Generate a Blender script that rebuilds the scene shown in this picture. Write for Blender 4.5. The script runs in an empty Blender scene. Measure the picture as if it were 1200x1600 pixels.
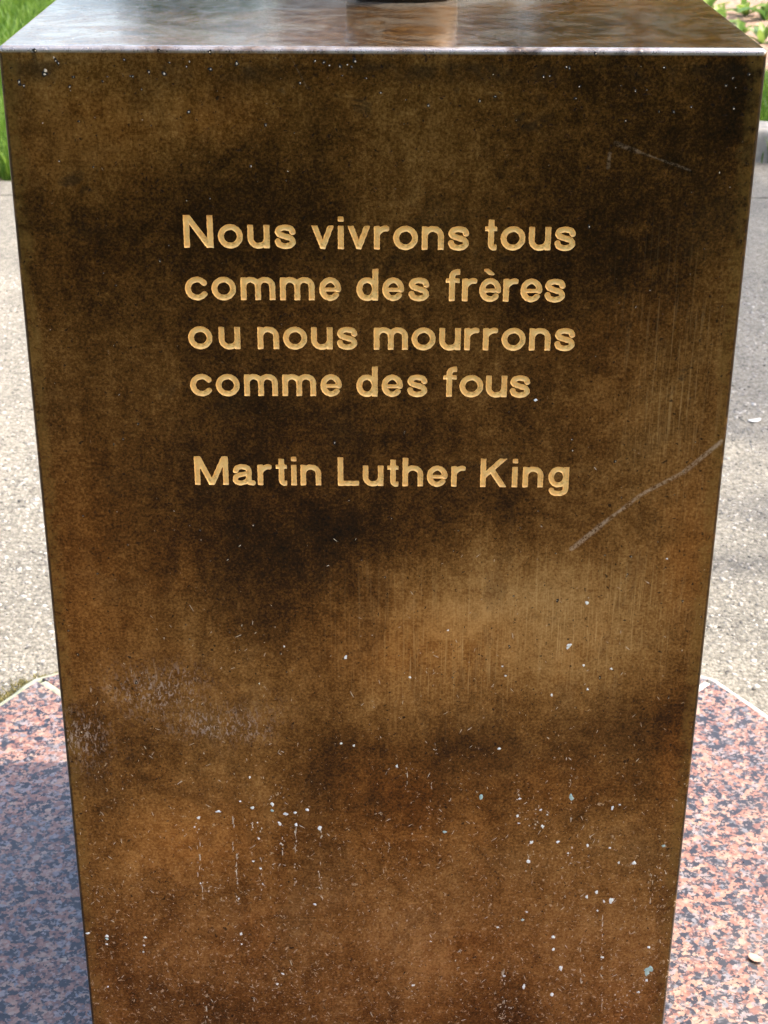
import bpy, bmesh, math, random
import numpy as np
from mathutils import Vector, Matrix, noise as mnoise
from mathutils.geometry import delaunay_2d_cdt

SC = bpy.context.scene
COL = SC.collection
rad = math.radians

# ------------------------------------------------------------------ camera
S = 1.25                                   # metres per solver unit
FPX, PITCH, YAW, ROLL = 2505.6, 0.448925, -0.0097814, 0.006279
BH = 1.121                                # pedestal height
CAM = Vector((-0.008257 * S, -1.06728 * S, BH + 0.179754 * S))
fwd_h = Vector((-math.sin(YAW), math.cos(YAW), 0))
right = Vector((math.cos(YAW), math.sin(YAW), 0))
fwd = fwd_h * math.cos(PITCH) + Vector((0, 0, -math.sin(PITCH)))
upv = right.cross(fwd)
cX = right * math.cos(ROLL) + upv * math.sin(ROLL)
cY = -right * math.sin(ROLL) + upv * math.cos(ROLL)
cam_d = bpy.data.cameras.new('camera')
cam = bpy.data.objects.new('camera', cam_d)
COL.objects.link(cam)
m3 = Matrix((cX, cY, -fwd)).transposed()
cam.matrix_world = Matrix.Translation(CAM) @ m3.to_4x4()
cam_d.sensor_fit = 'VERTICAL'
cam_d.sensor_height = 36.0
cam_d.sensor_width = 27.0
cam_d.lens = FPX / 1600 * 36.0
cam_d.clip_start = 0.05
cam_d.clip_end = 2000
cam_d.dof.use_dof = True
cam_d.dof.focus_distance = 1.46
cam_d.dof.aperture_fstop = 18
SC.camera = cam
SC.render.resolution_x, SC.render.resolution_y = 768, 1024


def ray(u, v):
    return (cX * ((u - 600) / FPX) - cY * ((v - 800) / FPX) + fwd)


def on_face(u, v):            # photo pixel -> point of the pedestal's front face (y = 0)
    d = ray(u, v)
    t = -CAM.y / d.y
    return CAM + d * t


def on_ground(u, v, z=0.0):   # photo pixel -> point at height z
    d = ray(u, v)
    t = (z - CAM.z) / d.z
    return CAM + d * t


# ------------------------------------------------------------------ light
SUN_EL, SUN_AZ = rad(50), rad(3)          # azimuth measured from +x towards +y (behind the pedestal)
to_sun = Vector((math.cos(SUN_EL) * math.cos(SUN_AZ), math.cos(SUN_EL) * math.sin(SUN_AZ), math.sin(SUN_EL)))
world = bpy.data.worlds.new('World')
SC.world = world
world.use_nodes = True
wn = world.node_tree
bg = wn.nodes['Background']
sky = wn.nodes.new('ShaderNodeTexSky')
sky.sky_type = 'NISHITA'
sky.sun_disc = False
sky.sun_elevation = SUN_EL
sky.sun_rotation = math.atan2(to_sun.x, to_sun.y)
sky.air_density = 1.0
sky.dust_density = 5.0
sky.ozone_density = 1.0
wn.links.new(sky.outputs[0], bg.inputs['Color'])
bg.inputs['Strength'].default_value = 0.15
sun_d = bpy.data.lights.new('sun', 'SUN')
sun_d.energy = 2.0
sun_d.angle = rad(0.53)
sun_d.color = (1.0, 0.93, 0.82)
sun = bpy.data.objects.new('sun', sun_d)
COL.objects.link(sun)
sun.rotation_euler = to_sun.to_track_quat('Z', 'Y').to_euler()
sun.location = (6, 2, 9)
SC.view_settings.view_transform = 'Standard'
SC.view_settings.look = 'None'
SC.view_settings.exposure = 2.15
SC.view_settings.gamma = 1.0
SC.render.engine = 'CYCLES'
SC.cycles.use_denoising = True
SC.cycles.max_bounces = 4
SC.cycles.adaptive_threshold = 0.03
SC.cycles.sample_clamp_indirect = 6.0


# ------------------------------------------------------------------ helpers
def mesh_obj(name, me, mat=None, parent=None, loc=(0, 0, 0)):
    o = bpy.data.objects.new(name, me)
    COL.objects.link(o)
    o.location = loc
    if parent is not None:
        o.parent = parent
    if mat is not None and len(me.materials) == 0:
        me.materials.append(mat)
    return o


def bm_obj(name, bm, mat=None, parent=None, loc=(0, 0, 0), smooth=False):
    me = bpy.data.meshes.new(name)
    bm.to_mesh(me)
    bm.free()
    if smooth:
        me.polygons.foreach_set('use_smooth', [True] * len(me.polygons))
    return mesh_obj(name, me, mat, parent, loc)


def np_mesh(name, V, F, smooth=False):
    """V (n,3) array, F (m,k) array of equal-sized faces"""
    V = np.asarray(V, np.float32)
    F = np.asarray(F, np.int32)
    me = bpy.data.meshes.new(name)
    me.vertices.add(len(V))
    me.vertices.foreach_set('co', V.ravel())
    k = F.shape[1]
    me.loops.add(F.size)
    me.loops.foreach_set('vertex_index', F.ravel())
    me.polygons.add(len(F))
    me.polygons.foreach_set('loop_start', np.arange(0, F.size, k, dtype=np.int32))
    me.polygons.foreach_set('loop_total', np.full(len(F), k, np.int32))
    me.update(calc_edges=True)
    if smooth:
        me.polygons.foreach_set('use_smooth', np.ones(len(F), bool))
    return me


def empty(name, loc=(0, 0, 0)):
    o = bpy.data.objects.new(name, None)
    COL.objects.link(o)
    o.location = loc
    o.empty_display_size = 0.1
    return o


def tag(o, label, cat, group=None):
    o['label'] = label
    o['category'] = cat
    if group:
        o['group'] = group
    return o


class Mat:
    """small helper around a principled material"""

    def __init__(self, name):
        self.m = bpy.data.materials.new(name)
        self.m.use_nodes = True
        self.nt = self.m.node_tree
        self.b = self.nt.nodes['Principled BSDF']
        self.tc = self.nt.nodes.new('ShaderNodeTexCoord')
        self.P = self.tc.outputs['Object']

    def put(self, sock, v):
        if isinstance(v, bpy.types.NodeSocket):
            self.nt.links.new(v, sock)
        else:
            if sock.type == 'RGBA' and hasattr(v, '__len__') and len(v) == 3:
                v = (*v, 1)
            sock.default_value = v

    def node(self, typ, props=None, **ins):
        n = self.nt.nodes.new(typ)
        for k, v in (props or {}).items():
            setattr(n, k, v)
        for k, v in ins.items():
            key = int(k[1:]) if k[0] == '_' and k[1:].isdigit() else k.replace('_', ' ')
            self.put(n.inputs[key], v)
        return n

    def math(self, op, a, b=0.0, c=None, clamp=False):
        n = self.nt.nodes.new('ShaderNodeMath')
        n.operation = op
        n.use_clamp = clamp
        self.put(n.inputs[0], a)
        self.put(n.inputs[1], b)
        if c is not None:
            self.put(n.inputs[2], c)
        return n.outputs[0]

    def scaled(self, sx, sy, sz, vec=None):
        n = self.node('ShaderNodeMapping', None, Vector=vec or self.P, Scale=(sx, sy, sz))
        return n.outputs[0]

    def noise(self, scale, detail=3.0, rough=0.55, vec=None, dist=0.0, col=False):
        n = self.node('ShaderNodeTexNoise', None, Vector=vec or self.P, Scale=scale, Detail=detail, Roughness=rough, Distortion=dist)
        return n.outputs['Color' if col else 'Fac']

    def vor(self, scale, vec=None, feature='F1', out='Distance', rnd=1.0):
        n = self.node('ShaderNodeTexVoronoi', {'feature': feature}, Vector=vec or self.P, Scale=scale, Randomness=rnd)
        return n.outputs[out]

    def ramp(self, fac, stops, interp='LINEAR'):
        n = self.nt.nodes.new('ShaderNodeValToRGB')
        r = n.color_ramp
        r.interpolation = interp
        while len(r.elements) < len(stops):
            r.elements.new(0.5)
        for e, (p, c) in zip(r.elements, stops):
            e.position = p
            if not hasattr(c, '__len__'):
                c = (c, c, c)
            e.color = (*c, 1)
        self.put(n.inputs[0], fac)
        return n.outputs[0]

    def mix(self, fac, a, b, blend='MIX'):
        n = self.nt.nodes.new('ShaderNodeMix')
        n.data_type = 'RGBA'
        n.blend_type = blend
        self.put(n.inputs[0], fac)
        self.put(n.inputs[6], a)
        self.put(n.inputs[7], b)
        return n.outputs[2]

    def sstep(self, v, lo, hi):
        n = self.nt.nodes.new('ShaderNodeMapRange')
        n.interpolation_type = 'SMOOTHSTEP'
        self.put(n.inputs[0], v)
        n.inputs[1].default_value = lo
        n.inputs[2].default_value = hi
        return n.outputs[0]

    def bump(self, h, strength=0.3, dist=0.001, normal=None):
        n = self.node('ShaderNodeBump', None, Strength=strength, Distance=dist, Height=h)
        if normal is not None:
            self.put(n.inputs['Normal'], normal)
        return n.outputs[0]

    def jitter(self, amount, scale, vec=None):
        c = self.noise(scale, 2, 0.5, vec, col=True)
        v = self.node('ShaderNodeVectorMath', {'operation': 'SUBTRACT'}, _0=c, _1=(0.5, 0.5, 0.5)).outputs[0]
        v = self.node('ShaderNodeVectorMath', {'operation': 'SCALE'}, _0=v, Scale=amount).outputs[0]
        return self.node('ShaderNodeVectorMath', {'operation': 'ADD'}, _0=vec or self.P, _1=v).outputs[0]

    def out(self, base=None, rough=None, metal=None, normal=None, spec=None):
        for k, v in (('Base Color', base), ('Roughness', rough), ('Metallic', metal), ('Normal', normal), ('Specular IOR Level', spec)):
            if v is not None:
                self.put(self.b.inputs[k], v)
        return self.m


# ------------------------------------------------------------------ materials
# lighter and darker clouds of patina, with glow and dark reflections painted in: photo pixel, radii in pixels, weight
PATINA_GLOW = [(760, 975, 210, 110, .17), (830, 900, 150, 70, .05), (1000, 960, 120, 170, .06), (140, 930, 95, 150, .05), (270, 1290, 140, 100, .065), (600, 1100, 280, 80, .065),
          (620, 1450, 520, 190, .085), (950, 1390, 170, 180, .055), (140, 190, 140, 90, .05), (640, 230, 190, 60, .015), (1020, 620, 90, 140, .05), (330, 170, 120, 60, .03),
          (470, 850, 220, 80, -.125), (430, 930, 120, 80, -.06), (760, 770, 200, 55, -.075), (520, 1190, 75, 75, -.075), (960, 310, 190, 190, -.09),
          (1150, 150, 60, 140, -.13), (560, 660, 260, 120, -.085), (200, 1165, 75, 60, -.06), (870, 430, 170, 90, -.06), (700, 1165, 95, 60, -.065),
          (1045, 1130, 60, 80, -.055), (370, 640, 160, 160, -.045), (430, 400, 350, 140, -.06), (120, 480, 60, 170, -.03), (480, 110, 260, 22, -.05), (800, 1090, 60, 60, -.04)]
# warmer, orange-brown areas
WARM = [(130, 200, 150, 90), (120, 900, 110, 230), (290, 1290, 150, 110), (640, 1010, 180, 90), (620, 1260, 120, 110), (1080, 840, 60, 150), (330, 170, 90, 60), (1060, 1180, 60, 120)]


def mat_bronze():
    M = Mat('bronze patina')
    P = M.P
    sep = M.node('ShaderNodeSeparateXYZ', None, Vector=P)
    x, y, z = sep.outputs
    onf = M.math('LESS_THAN', y, 0.002)
    big = M.noise(4.0, 4, 0.55, dist=0.6)
    mid = M.noise(17, 5, 0.62, dist=0.8)
    fine = M.noise(85, 4, 0.68)
    grain = M.noise(360, 3, 0.75)

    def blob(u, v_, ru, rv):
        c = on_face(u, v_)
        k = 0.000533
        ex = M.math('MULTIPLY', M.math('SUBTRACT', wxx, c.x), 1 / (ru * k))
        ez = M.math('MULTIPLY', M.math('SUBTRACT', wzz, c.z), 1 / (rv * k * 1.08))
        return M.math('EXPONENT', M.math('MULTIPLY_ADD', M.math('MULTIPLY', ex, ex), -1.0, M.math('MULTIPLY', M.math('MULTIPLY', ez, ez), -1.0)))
    # patina clouds mixed with painted glow and dark reflections, edges broken up by the noise
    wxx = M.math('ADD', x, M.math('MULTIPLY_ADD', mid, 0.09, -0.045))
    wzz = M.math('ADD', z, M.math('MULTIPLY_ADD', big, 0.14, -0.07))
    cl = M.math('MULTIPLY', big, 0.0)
    for u, v_, ru, rv, w in PATINA_GLOW:
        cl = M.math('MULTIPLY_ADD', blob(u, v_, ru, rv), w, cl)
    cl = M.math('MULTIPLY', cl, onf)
    v = M.math('MULTIPLY_ADD', big, 0.28, -0.168)
    v = M.math('MULTIPLY_ADD', mid, 0.24, v)
    v = M.math('MULTIPLY_ADD', fine, 0.27, v)
    v = M.math('MULTIPLY_ADD', grain, 0.48, v)
    run = M.noise(1.0, 4, 0.6, M.scaled(46, 46, 3.2))
    v = M.math('MULTIPLY_ADD', run, 0.13, v)
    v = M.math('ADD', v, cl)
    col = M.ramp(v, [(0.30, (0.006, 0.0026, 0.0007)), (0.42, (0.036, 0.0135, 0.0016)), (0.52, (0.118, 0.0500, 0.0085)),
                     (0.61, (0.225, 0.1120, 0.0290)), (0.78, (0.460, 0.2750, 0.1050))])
    # redder and greener areas of the patina
    wm = None
    for u, v_, ru, rv in WARM:
        k = blob(u, v_, ru, rv)
        wm = k if wm is None else M.math('MAXIMUM', wm, k)
    red = M.math('MAXIMUM', M.math('MULTIPLY', M.sstep(M.noise(6.5, 3, 0.5), 0.50, 0.68), 0.5), M.math('MULTIPLY', wm, onf))
    col = M.mix(M.math('MULTIPLY', red, 0.7), col, M.mix(1.0, col, (1.15, 0.90, 0.60), 'MULTIPLY'))
    grn = M.sstep(M.noise(9, 4, 0.6, dist=0.5), 0.55, 0.70)
    col = M.mix(M.math('MULTIPLY', grn, 0.14), col, (0.050, 0.040, 0.016))
    # black casting patina in a broken line just under the top edge
    band = M.math('MULTIPLY', M.sstep(z, BH - 0.034, BH - 0.02), M.sstep(z, BH - 0.008, BH - 0.016))
    band = M.math('MULTIPLY', band, M.sstep(mid, 0.46, 0.60))
    blk = M.math('MAXIMUM', band, M.math('MULTIPLY', M.sstep(mid, 0.62, 0.70), M.sstep(z, 0.62, 0.85)))
    col = M.mix(M.math('MULTIPLY', blk, 0.62), col, (0.008, 0.006, 0.004))
    stain = M.sstep(M.noise(7.5, 7, 0.72, M.scaled(1.5, 1.5, 0.8), dist=0.4), 0.535, 0.56)
    col = M.mix(M.math('MULTIPLY', stain, 0.30), col, M.mix(1.0, col, (0.45, 0.45, 0.5), 'MULTIPLY'))
    # brushed vertical streaks right of the middle
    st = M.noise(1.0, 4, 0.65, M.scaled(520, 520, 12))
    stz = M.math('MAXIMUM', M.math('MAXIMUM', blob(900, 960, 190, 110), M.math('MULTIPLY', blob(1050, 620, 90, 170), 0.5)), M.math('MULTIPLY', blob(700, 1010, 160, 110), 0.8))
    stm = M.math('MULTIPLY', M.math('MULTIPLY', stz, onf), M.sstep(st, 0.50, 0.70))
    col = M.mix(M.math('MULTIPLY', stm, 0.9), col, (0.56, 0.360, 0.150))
    # worn lighter strip along the vertical edges
    ax = M.math('ABSOLUTE', x)
    wx = M.math('ADD', ax, M.math('MULTIPLY', mid, 0.024))
    wear = M.math('MULTIPLY', M.sstep(wx, 0.308, 0.316), M.sstep(fine, 0.36, 0.56))
    col = M.mix(M.math('MULTIPLY', wear, 0.42), col, (0.190, 0.112, 0.026))
    # casting pits: small irregular dark holes
    pn = M.noise(230, 2, 0.5, dist=0.4)
    pits = M.math('MAXIMUM', M.sstep(pn, 0.335, 0.295), M.math('MULTIPLY', M.sstep(M.noise(95, 3, 0.6), 0.315, 0.285), 0.9))
    col = M.mix(M.math('MULTIPLY', pits, 0.8), col, (0.006, 0.004, 0.003))
    # fine light scratches and rubbed flecks, denser towards the foot
    low = M.sstep(z, 0.72, 0.15)
    th = M.math('MULTIPLY_ADD', low, -0.105, 0.705)
    fl = M.noise(210, 4, 0.72, dist=0.7)
    flm = M.sstep(M.math('SUBTRACT', fl, th), 0.0, 0.045)
    sc1 = M.noise(1.0, 3, 0.6, M.scaled(26, 26, 420, M.node('ShaderNodeVectorRotate', {'rotation_type': 'Y_AXIS'}, Vector=M.jitter(0.05, 6), Angle=0.45).outputs[0]))
    scm = M.math('MULTIPLY', M.sstep(sc1, 0.72, 0.77), M.sstep(mid, 0.5, 0.6))
    fl2 = M.math('MAXIMUM', flm, M.math('MULTIPLY', scm, 0.35))
    col = M.mix(M.math('MULTIPLY', fl2, 0.75), col, (0.55, 0.42, 0.27))

    # placed scuffs: segments of the long graze near the right edge and light ones above
    def seg(u0, v0, u1, v1, w):
        a, b = on_face(u0, v0), on_face(u1, v1)
        dx, dz = b.x - a.x, b.z - a.z
        L = math.hypot(dx, dz)
        dx, dz = dx / L, dz / L
        rx = M.math('SUBTRACT', x, a.x)
        rz = M.math('SUBTRACT', z, a.z)
        t = M.math('MINIMUM', M.math('MAXIMUM', M.math('ADD', M.math('MULTIPLY', rx, dx), M.math('MULTIPLY', rz, dz)), 0.0), L)
        ex = M.math('SUBTRACT', rx, M.math('MULTIPLY', t, dx))
        ez = M.math('SUBTRACT', rz, M.math('MULTIPLY', t, dz))
        d = M.math('SQRT', M.math('ADD', M.math('MULTIPLY', ex, ex), M.math('MULTIPLY', ez, ez)))
        return M.sstep(M.math('ADD', d, M.math('MULTIPLY_ADD', fine, 0.005, -0.0025)), w, w * 0.35)
    sfl = None
    for s_ in ((1127, 690, 1068, 738, .0032), (1068, 738, 1003, 772, .0026), (1003, 772, 946, 815, .0026), (946, 815, 893, 858, .0034)):
        k = seg(*s_)
        sfl = k if sfl is None else M.math('MAXIMUM', sfl, k)
    sf2 = None
    for s_ in ((962, 224, 1000, 238, .0024), (1000, 238, 1078, 266, .0012), (953, 240, 950, 262, .0022), (240, 1030, 244, 1058, .001), (452, 84, 480, 138, .0006), (250, 1393, 345, 1386, .0006), (205, 1385, 255, 1368, .0006), (525, 1562, 562, 1545, .0007)):
        k = seg(*s_)
        sf2 = k if sf2 is None else M.math('MAXIMUM', sf2, k)
    brk = M.sstep(M.math('MULTIPLY_ADD', grain, 0.5, M.math('MULTIPLY', fine, 0.5)), 0.40, 0.60)
    scuff = M.math('MULTIPLY', M.math('MULTIPLY', onf, brk), M.math('ADD', M.math('MULTIPLY', sfl, 0.95), M.math('MULTIPLY', sf2, 0.38)), clamp=True)
    col = M.mix(scuff, col, (0.40, 0.30, 0.21))
    # chalky rubbed patches at left
    ch = M.math('MAXIMUM', blob(250, 1065, 75, 45), M.math('MAXIMUM', blob(125, 1150, 45, 45), blob(340, 1110, 80, 30)))
    chn = M.sstep(M.noise(1.0, 4, 0.65, M.scaled(300, 300, 130), dist=1.2), 0.50, 0.64)
    col = M.mix(M.math('MULTIPLY', M.math('MULTIPLY', ch, onf), M.math('MULTIPLY', chn, 0.9)), col, (0.42, 0.34, 0.30))
    # the top: pale weathered film, stronger at left; foot's reflection painted as a ring
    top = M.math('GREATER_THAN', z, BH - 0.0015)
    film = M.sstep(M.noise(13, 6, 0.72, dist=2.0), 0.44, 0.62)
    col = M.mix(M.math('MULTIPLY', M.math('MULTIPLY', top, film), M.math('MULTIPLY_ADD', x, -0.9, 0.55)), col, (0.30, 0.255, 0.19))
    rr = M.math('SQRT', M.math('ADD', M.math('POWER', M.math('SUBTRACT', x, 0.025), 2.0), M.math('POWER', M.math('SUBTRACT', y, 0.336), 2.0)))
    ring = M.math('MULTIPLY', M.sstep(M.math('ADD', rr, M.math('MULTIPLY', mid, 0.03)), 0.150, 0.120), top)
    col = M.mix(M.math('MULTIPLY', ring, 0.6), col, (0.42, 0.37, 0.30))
    # sky highlight painted into the colour of the rounded front arris
    arris = M.math('MULTIPLY', M.sstep(M.math('SUBTRACT', z, y), BH - 0.0080, BH - 0.0050), M.sstep(M.math('ADD', y, M.math('SUBTRACT', BH, z)), 0.0060, 0.0040))
    col = M.mix(M.math('MULTIPLY', M.math('MULTIPLY', arris, M.sstep(mid, 0.25, 0.6)), 0.7), col, (0.50, 0.47, 0.45))
    dk = M.math('MULTIPLY', M.math('MULTIPLY', M.sstep(ax, 0.3085, 0.3100), M.sstep(mid, 0.30, 0.48)), M.math('LESS_THAN', z, BH - 0.006))
    col = M.mix(M.math('MULTIPLY', dk, 0.8), col, (0.012, 0.008, 0.004))
    # roughness and relief
    ro = M.math('MULTIPLY_ADD', fine, 0.20, 0.24)
    ro = M.math('ADD', ro, M.math('MULTIPLY', M.math('MAXIMUM', scuff, fl2), 0.2))
    ro = M.math('SUBTRACT', ro, M.math('MULTIPLY', top, 0.22))
    ro = M.math('SUBTRACT', ro, M.math('MULTIPLY', arris, 0.06))
    h = M.math('MULTIPLY', fine, 0.6)
    h = M.math('MULTIPLY_ADD', grain, 0.5, h)
    h = M.math('SUBTRACT', h, M.math('MULTIPLY', pits, 0.9))
    h = M.math('MULTIPLY_ADD', mid, 1.6, h)
    h = M.math('MULTIPLY', h, M.math('MULTIPLY_ADD', top, -0.8, 1.0))
    nrm = M.bump(h, 0.32, 0.0011)
    return M.out(col, ro, 0.70, nrm, 0.4)


def mat_gold():
    M = Mat('gilding')
    n = M.noise(900, 3, 0.6)
    n2 = M.noise(160, 3, 0.6)
    col = M.ramp(M.math('MULTIPLY_ADD', n2, 0.5, M.math('MULTIPLY', n, 0.5)), [(0.3, (0.92, 0.49, 0.13)), (0.6, (1.0, 0.68, 0.26))])
    col = M.mix(M.math('MULTIPLY', M.sstep(M.noise(260, 4, 0.65), 0.56, 0.68), 0.55), col, (0.42, 0.20, 0.045))
    return M.out(col, 0.36, 0.18, M.bump(n, 0.25, 0.0004))


def mat_granite():
    M = Mat('red granite')
    P = M.jitter(0.010, 150)
    cells = M.node('ShaderNodeSeparateColor', None, _0=M.vor(125, P, out='Color'))
    r, g, b = cells.outputs
    clump = M.noise(38, 3, 0.6, dist=0.6)
    v = M.math('MULTIPLY_ADD', r, 0.55, M.math('MULTIPLY', clump, 0.62))
    base = M.ramp(v, [(0.0, (0.012, 0.012, 0.016)), (0.45, (0.020, 0.020, 0.024)), (0.50, (0.12, 0.115, 0.12)),
                      (0.55, (0.15, 0.070, 0.050)), (0.66, (0.235, 0.102, 0.066)), (0.80, (0.30, 0.170, 0.115)), (1.0, (0.36, 0.26, 0.18))])
    base = M.mix(M.math('MULTIPLY', M.math('GREATER_THAN', g, 0.88), 0.7), base, (0.20, 0.19, 0.195))
    sm = M.node('ShaderNodeSeparateColor', None, _0=M.vor(300, M.jitter(0.004, 200), out='Color')).outputs[0]
    base = M.mix(M.math('MULTIPLY', M.math('GREATER_THAN', sm, 0.80), 0.85), base, (0.016, 0.015, 0.019))
    base = M.mix(M.math('MULTIPLY', M.math('LESS_THAN', sm, 0.12), 0.5), base, (0.36, 0.26, 0.21))
    mott = M.noise(150, 4, 0.65)
    base = M.mix(0.6, base, M.ramp(mott, [(0.3, 0.5), (0.7, 1.3)]), 'MULTIPLY')
    dust = M.sstep(M.noise(6, 4, 0.6), 0.48, 0.72)
    base = M.mix(M.math('MULTIPLY', dust, 0.12), base, (0.30, 0.26, 0.22))
    ro = M.math('MULTIPLY_ADD', M.noise(60, 3, 0.6), 0.25, 0.20)
    return M.out(base, ro, 0.0, M.bump(mott, 0.15, 0.0006), 0.5)


def mat_concrete():
    M = Mat('washed concrete')
    P = M.jitter(0.004, 200)
    c1 = M.node('ShaderNodeSeparateColor', None, _0=M.vor(120, P, out='Color')).outputs[0]
    d1 = M.vor(120, P)
    c2 = M.node('ShaderNodeSeparateColor', None, _0=M.vor(300, P, out='Color')).outputs[1]
    d2 = M.vor(300, P)
    stone = M.ramp(c1, [(0.0, (0.17, 0.155, 0.135)), (0.35, (0.34, 0.315, 0.27)), (0.75, (0.45, 0.415, 0.35)), (1.0, (0.52, 0.48, 0.41))])
    fine = M.ramp(c2, [(0.0, (0.13, 0.12, 0.105)), (0.5, (0.33, 0.31, 0.265)), (1.0, (0.47, 0.44, 0.38))])
    col = M.mix(0.5, stone, fine)
    gap = M.sstep(d1, 0.50, 0.72)
    col = M.mix(M.math('MULTIPLY', gap, 0.45), col, (0.13, 0.115, 0.09))
    big = M.noise(1.3, 4, 0.6)
    col = M.mix(0.85, col, M.ramp(big, [(0.3, (0.26, 0.26, 0.247)), (0.7, (0.60, 0.577, 0.52))]), 'MULTIPLY')
    h = M.math('MULTIPLY_ADD', d2, -0.35, M.math('MULTIPLY', d1, -0.8))
    return M.out(col, 0.85, 0.0, M.bump(h, 0.7, 0.004), 0.3)


def mat_simple(name, a, b, scale=20, rough=0.8, bump=0.3, bdist=0.003, detail=5):
    M = Mat(name)
    n = M.noise(scale, detail, 0.6, M.jitter(0.3 / scale, scale * 2))
    return M.out(M.ramp(n, [(0.32, a), (0.68, b)]), rough, 0.0, M.bump(n, bump, bdist), 0.35)


def mat_leafy(name, a, b, trans=0.4, rough=0.5, per_obj=False):
    M = Mat(name)
    info = M.node('ShaderNodeObjectInfo') if per_obj else None
    att = M.node('ShaderNodeAttribute', {'attribute_name': 'tint'})
    f = info.outputs['Random'] if per_obj else att.outputs['Fac']
    n = M.noise(30, 2, 0.5)
    col = M.ramp(M.math('MULTIPLY_ADD', n, 0.3, M.math('MULTIPLY', f, 0.7)), [(0.1, a), (0.9, b)])
    M.out(col, rough, 0.0, None, 0.4)
    tr = M.node('ShaderNodeBsdfTranslucent', None, Color=col)
    mx = M.node('ShaderNodeMixShader', None, Fac=trans)
    M.nt.links.new(M.b.outputs[0], mx.inputs[1])
    M.nt.links.new(tr.outputs[0], mx.inputs[2])
    M.nt.links.new(mx.outputs[0], M.nt.nodes['Material Output'].inputs['Surface'])
    return M.m


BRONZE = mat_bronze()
GOLD = mat_gold()
GRANITE = mat_granite()
CONCRETE = mat_concrete()
SOIL = mat_simple('bare soil', (0.10, 0.06, 0.04), (0.36, 0.24, 0.17), 26, 0.95, 0.8, 0.01)
TURF = mat_simple('turf', (0.020, 0.040, 0.008), (0.055, 0.085, 0.018), 14, 0.9, 0.6, 0.02)
MORTAR = mat_simple('pale mortar', (0.34, 0.32, 0.28), (0.54, 0.51, 0.46), 60, 0.9, 0.5, 0.002)
MOSSY = mat_simple('mossy mortar', (0.17, 0.19, 0.13), (0.33, 0.33, 0.25), 60, 0.9, 0.5, 0.002)
STONE = mat_simple('edging stone', (0.20, 0.185, 0.16), (0.38, 0.35, 0.30), 18, 0.9, 0.7, 0.008)
BLADE = mat_leafy('grass blade', (0.04, 0.115, 0.010), (0.19, 0.29, 0.035), 0.45, 0.55)
LEAF = mat_leafy('tree leaf', (0.018, 0.045, 0.008), (0.06, 0.11, 0.02), 0.35, 0.5)
BROADLEAF = mat_leafy('broad leaf', (0.06, 0.14, 0.03), (0.24, 0.33, 0.06), 0.4, 0.45, True)
BARK = mat_simple('bark', (0.04, 0.03, 0.022), (0.11, 0.085, 0.06), 24, 0.9, 0.9, 0.02)
MOSS = mat_leafy('moss', (0.10, 0.09, 0.03), (0.32, 0.27, 0.10), 0.3, 0.8)

# ------------------------------------------------------------------ setting
def sheet(name, x0, x1, y0, y1, z, mat):
    bm = bmesh.new()
    vs = [bm.verts.new(p) for p in ((x0, y0, z), (x1, y0, z), (x1, y1, z), (x0, y1, z))]
    bm.faces.new(vs)
    o = bm_obj(name, bm, mat)
    o['kind'] = 'structure'
    return o


sheet('ground', -400, 400, -400, 400, -0.035, TURF)
PZ = -0.012                       # level of the washed concrete
PATH_Y0, PATH_Y1 = -2.7, on_ground(30, 286, PZ).y + 0.03
KERB_Y = on_ground(1190, 254, PZ).y
JOINT_Y = on_ground(1180, 309, PZ).y
# concrete bays, with the open joint the photo shows, as separate slabs over a dark bed
def bay(x0, x1, y0, y1):
    bm = bmesh.new()
    bmesh.ops.create_cube(bm, size=1)
    bmesh.ops.scale(bm, vec=(x1 - x0, y1 - y0, 0.10), verts=bm.verts)
    bmesh.ops.translate(bm, vec=((x0 + x1) / 2, (y0 + y1) / 2, PZ - 0.05), verts=bm.verts)
    bmesh.ops.bevel(bm, geom=bm.edges[:], offset=0.004, segments=2, profile=0.5, affect='EDGES')
    return bm


path = sheet('path', -14, 14, PATH_Y0, KERB_Y + 0.03, PZ - 0.018, SOIL)
for bx0, bx1 in ((-13.9, -6.5), (-6.49, 0.0), (0.01, 6.49), (6.5, 13.9)):
    for by0, by1 in ((PATH_Y0, JOINT_Y - 0.006), (JOINT_Y + 0.006, KERB_Y + 0.02 if bx0 > 0.005 else PATH_Y1)):
        bm_obj('concrete_bay', bay(bx0, bx1, by0, by1), CONCRETE, path)
sheet('flower_bed', 1.05, 7.0, 5.9, 12.0, -0.004, SOIL)

# ------------------------------------------------------------------ granite platform (12-sided, four mitred slabs)
GC = Vector((0, 0.3125))
GR = 0.755
plat = empty('granite_platform', (GC.x, GC.y, 0))
tag(plat, 'polished red and black speckled granite platform around foot of the bronze block', 'platform')
corner = [Vector((math.cos(rad(15 + 30 * k)), math.sin(rad(15 + 30 * k)))) * GR for k in range(12)]


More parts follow.
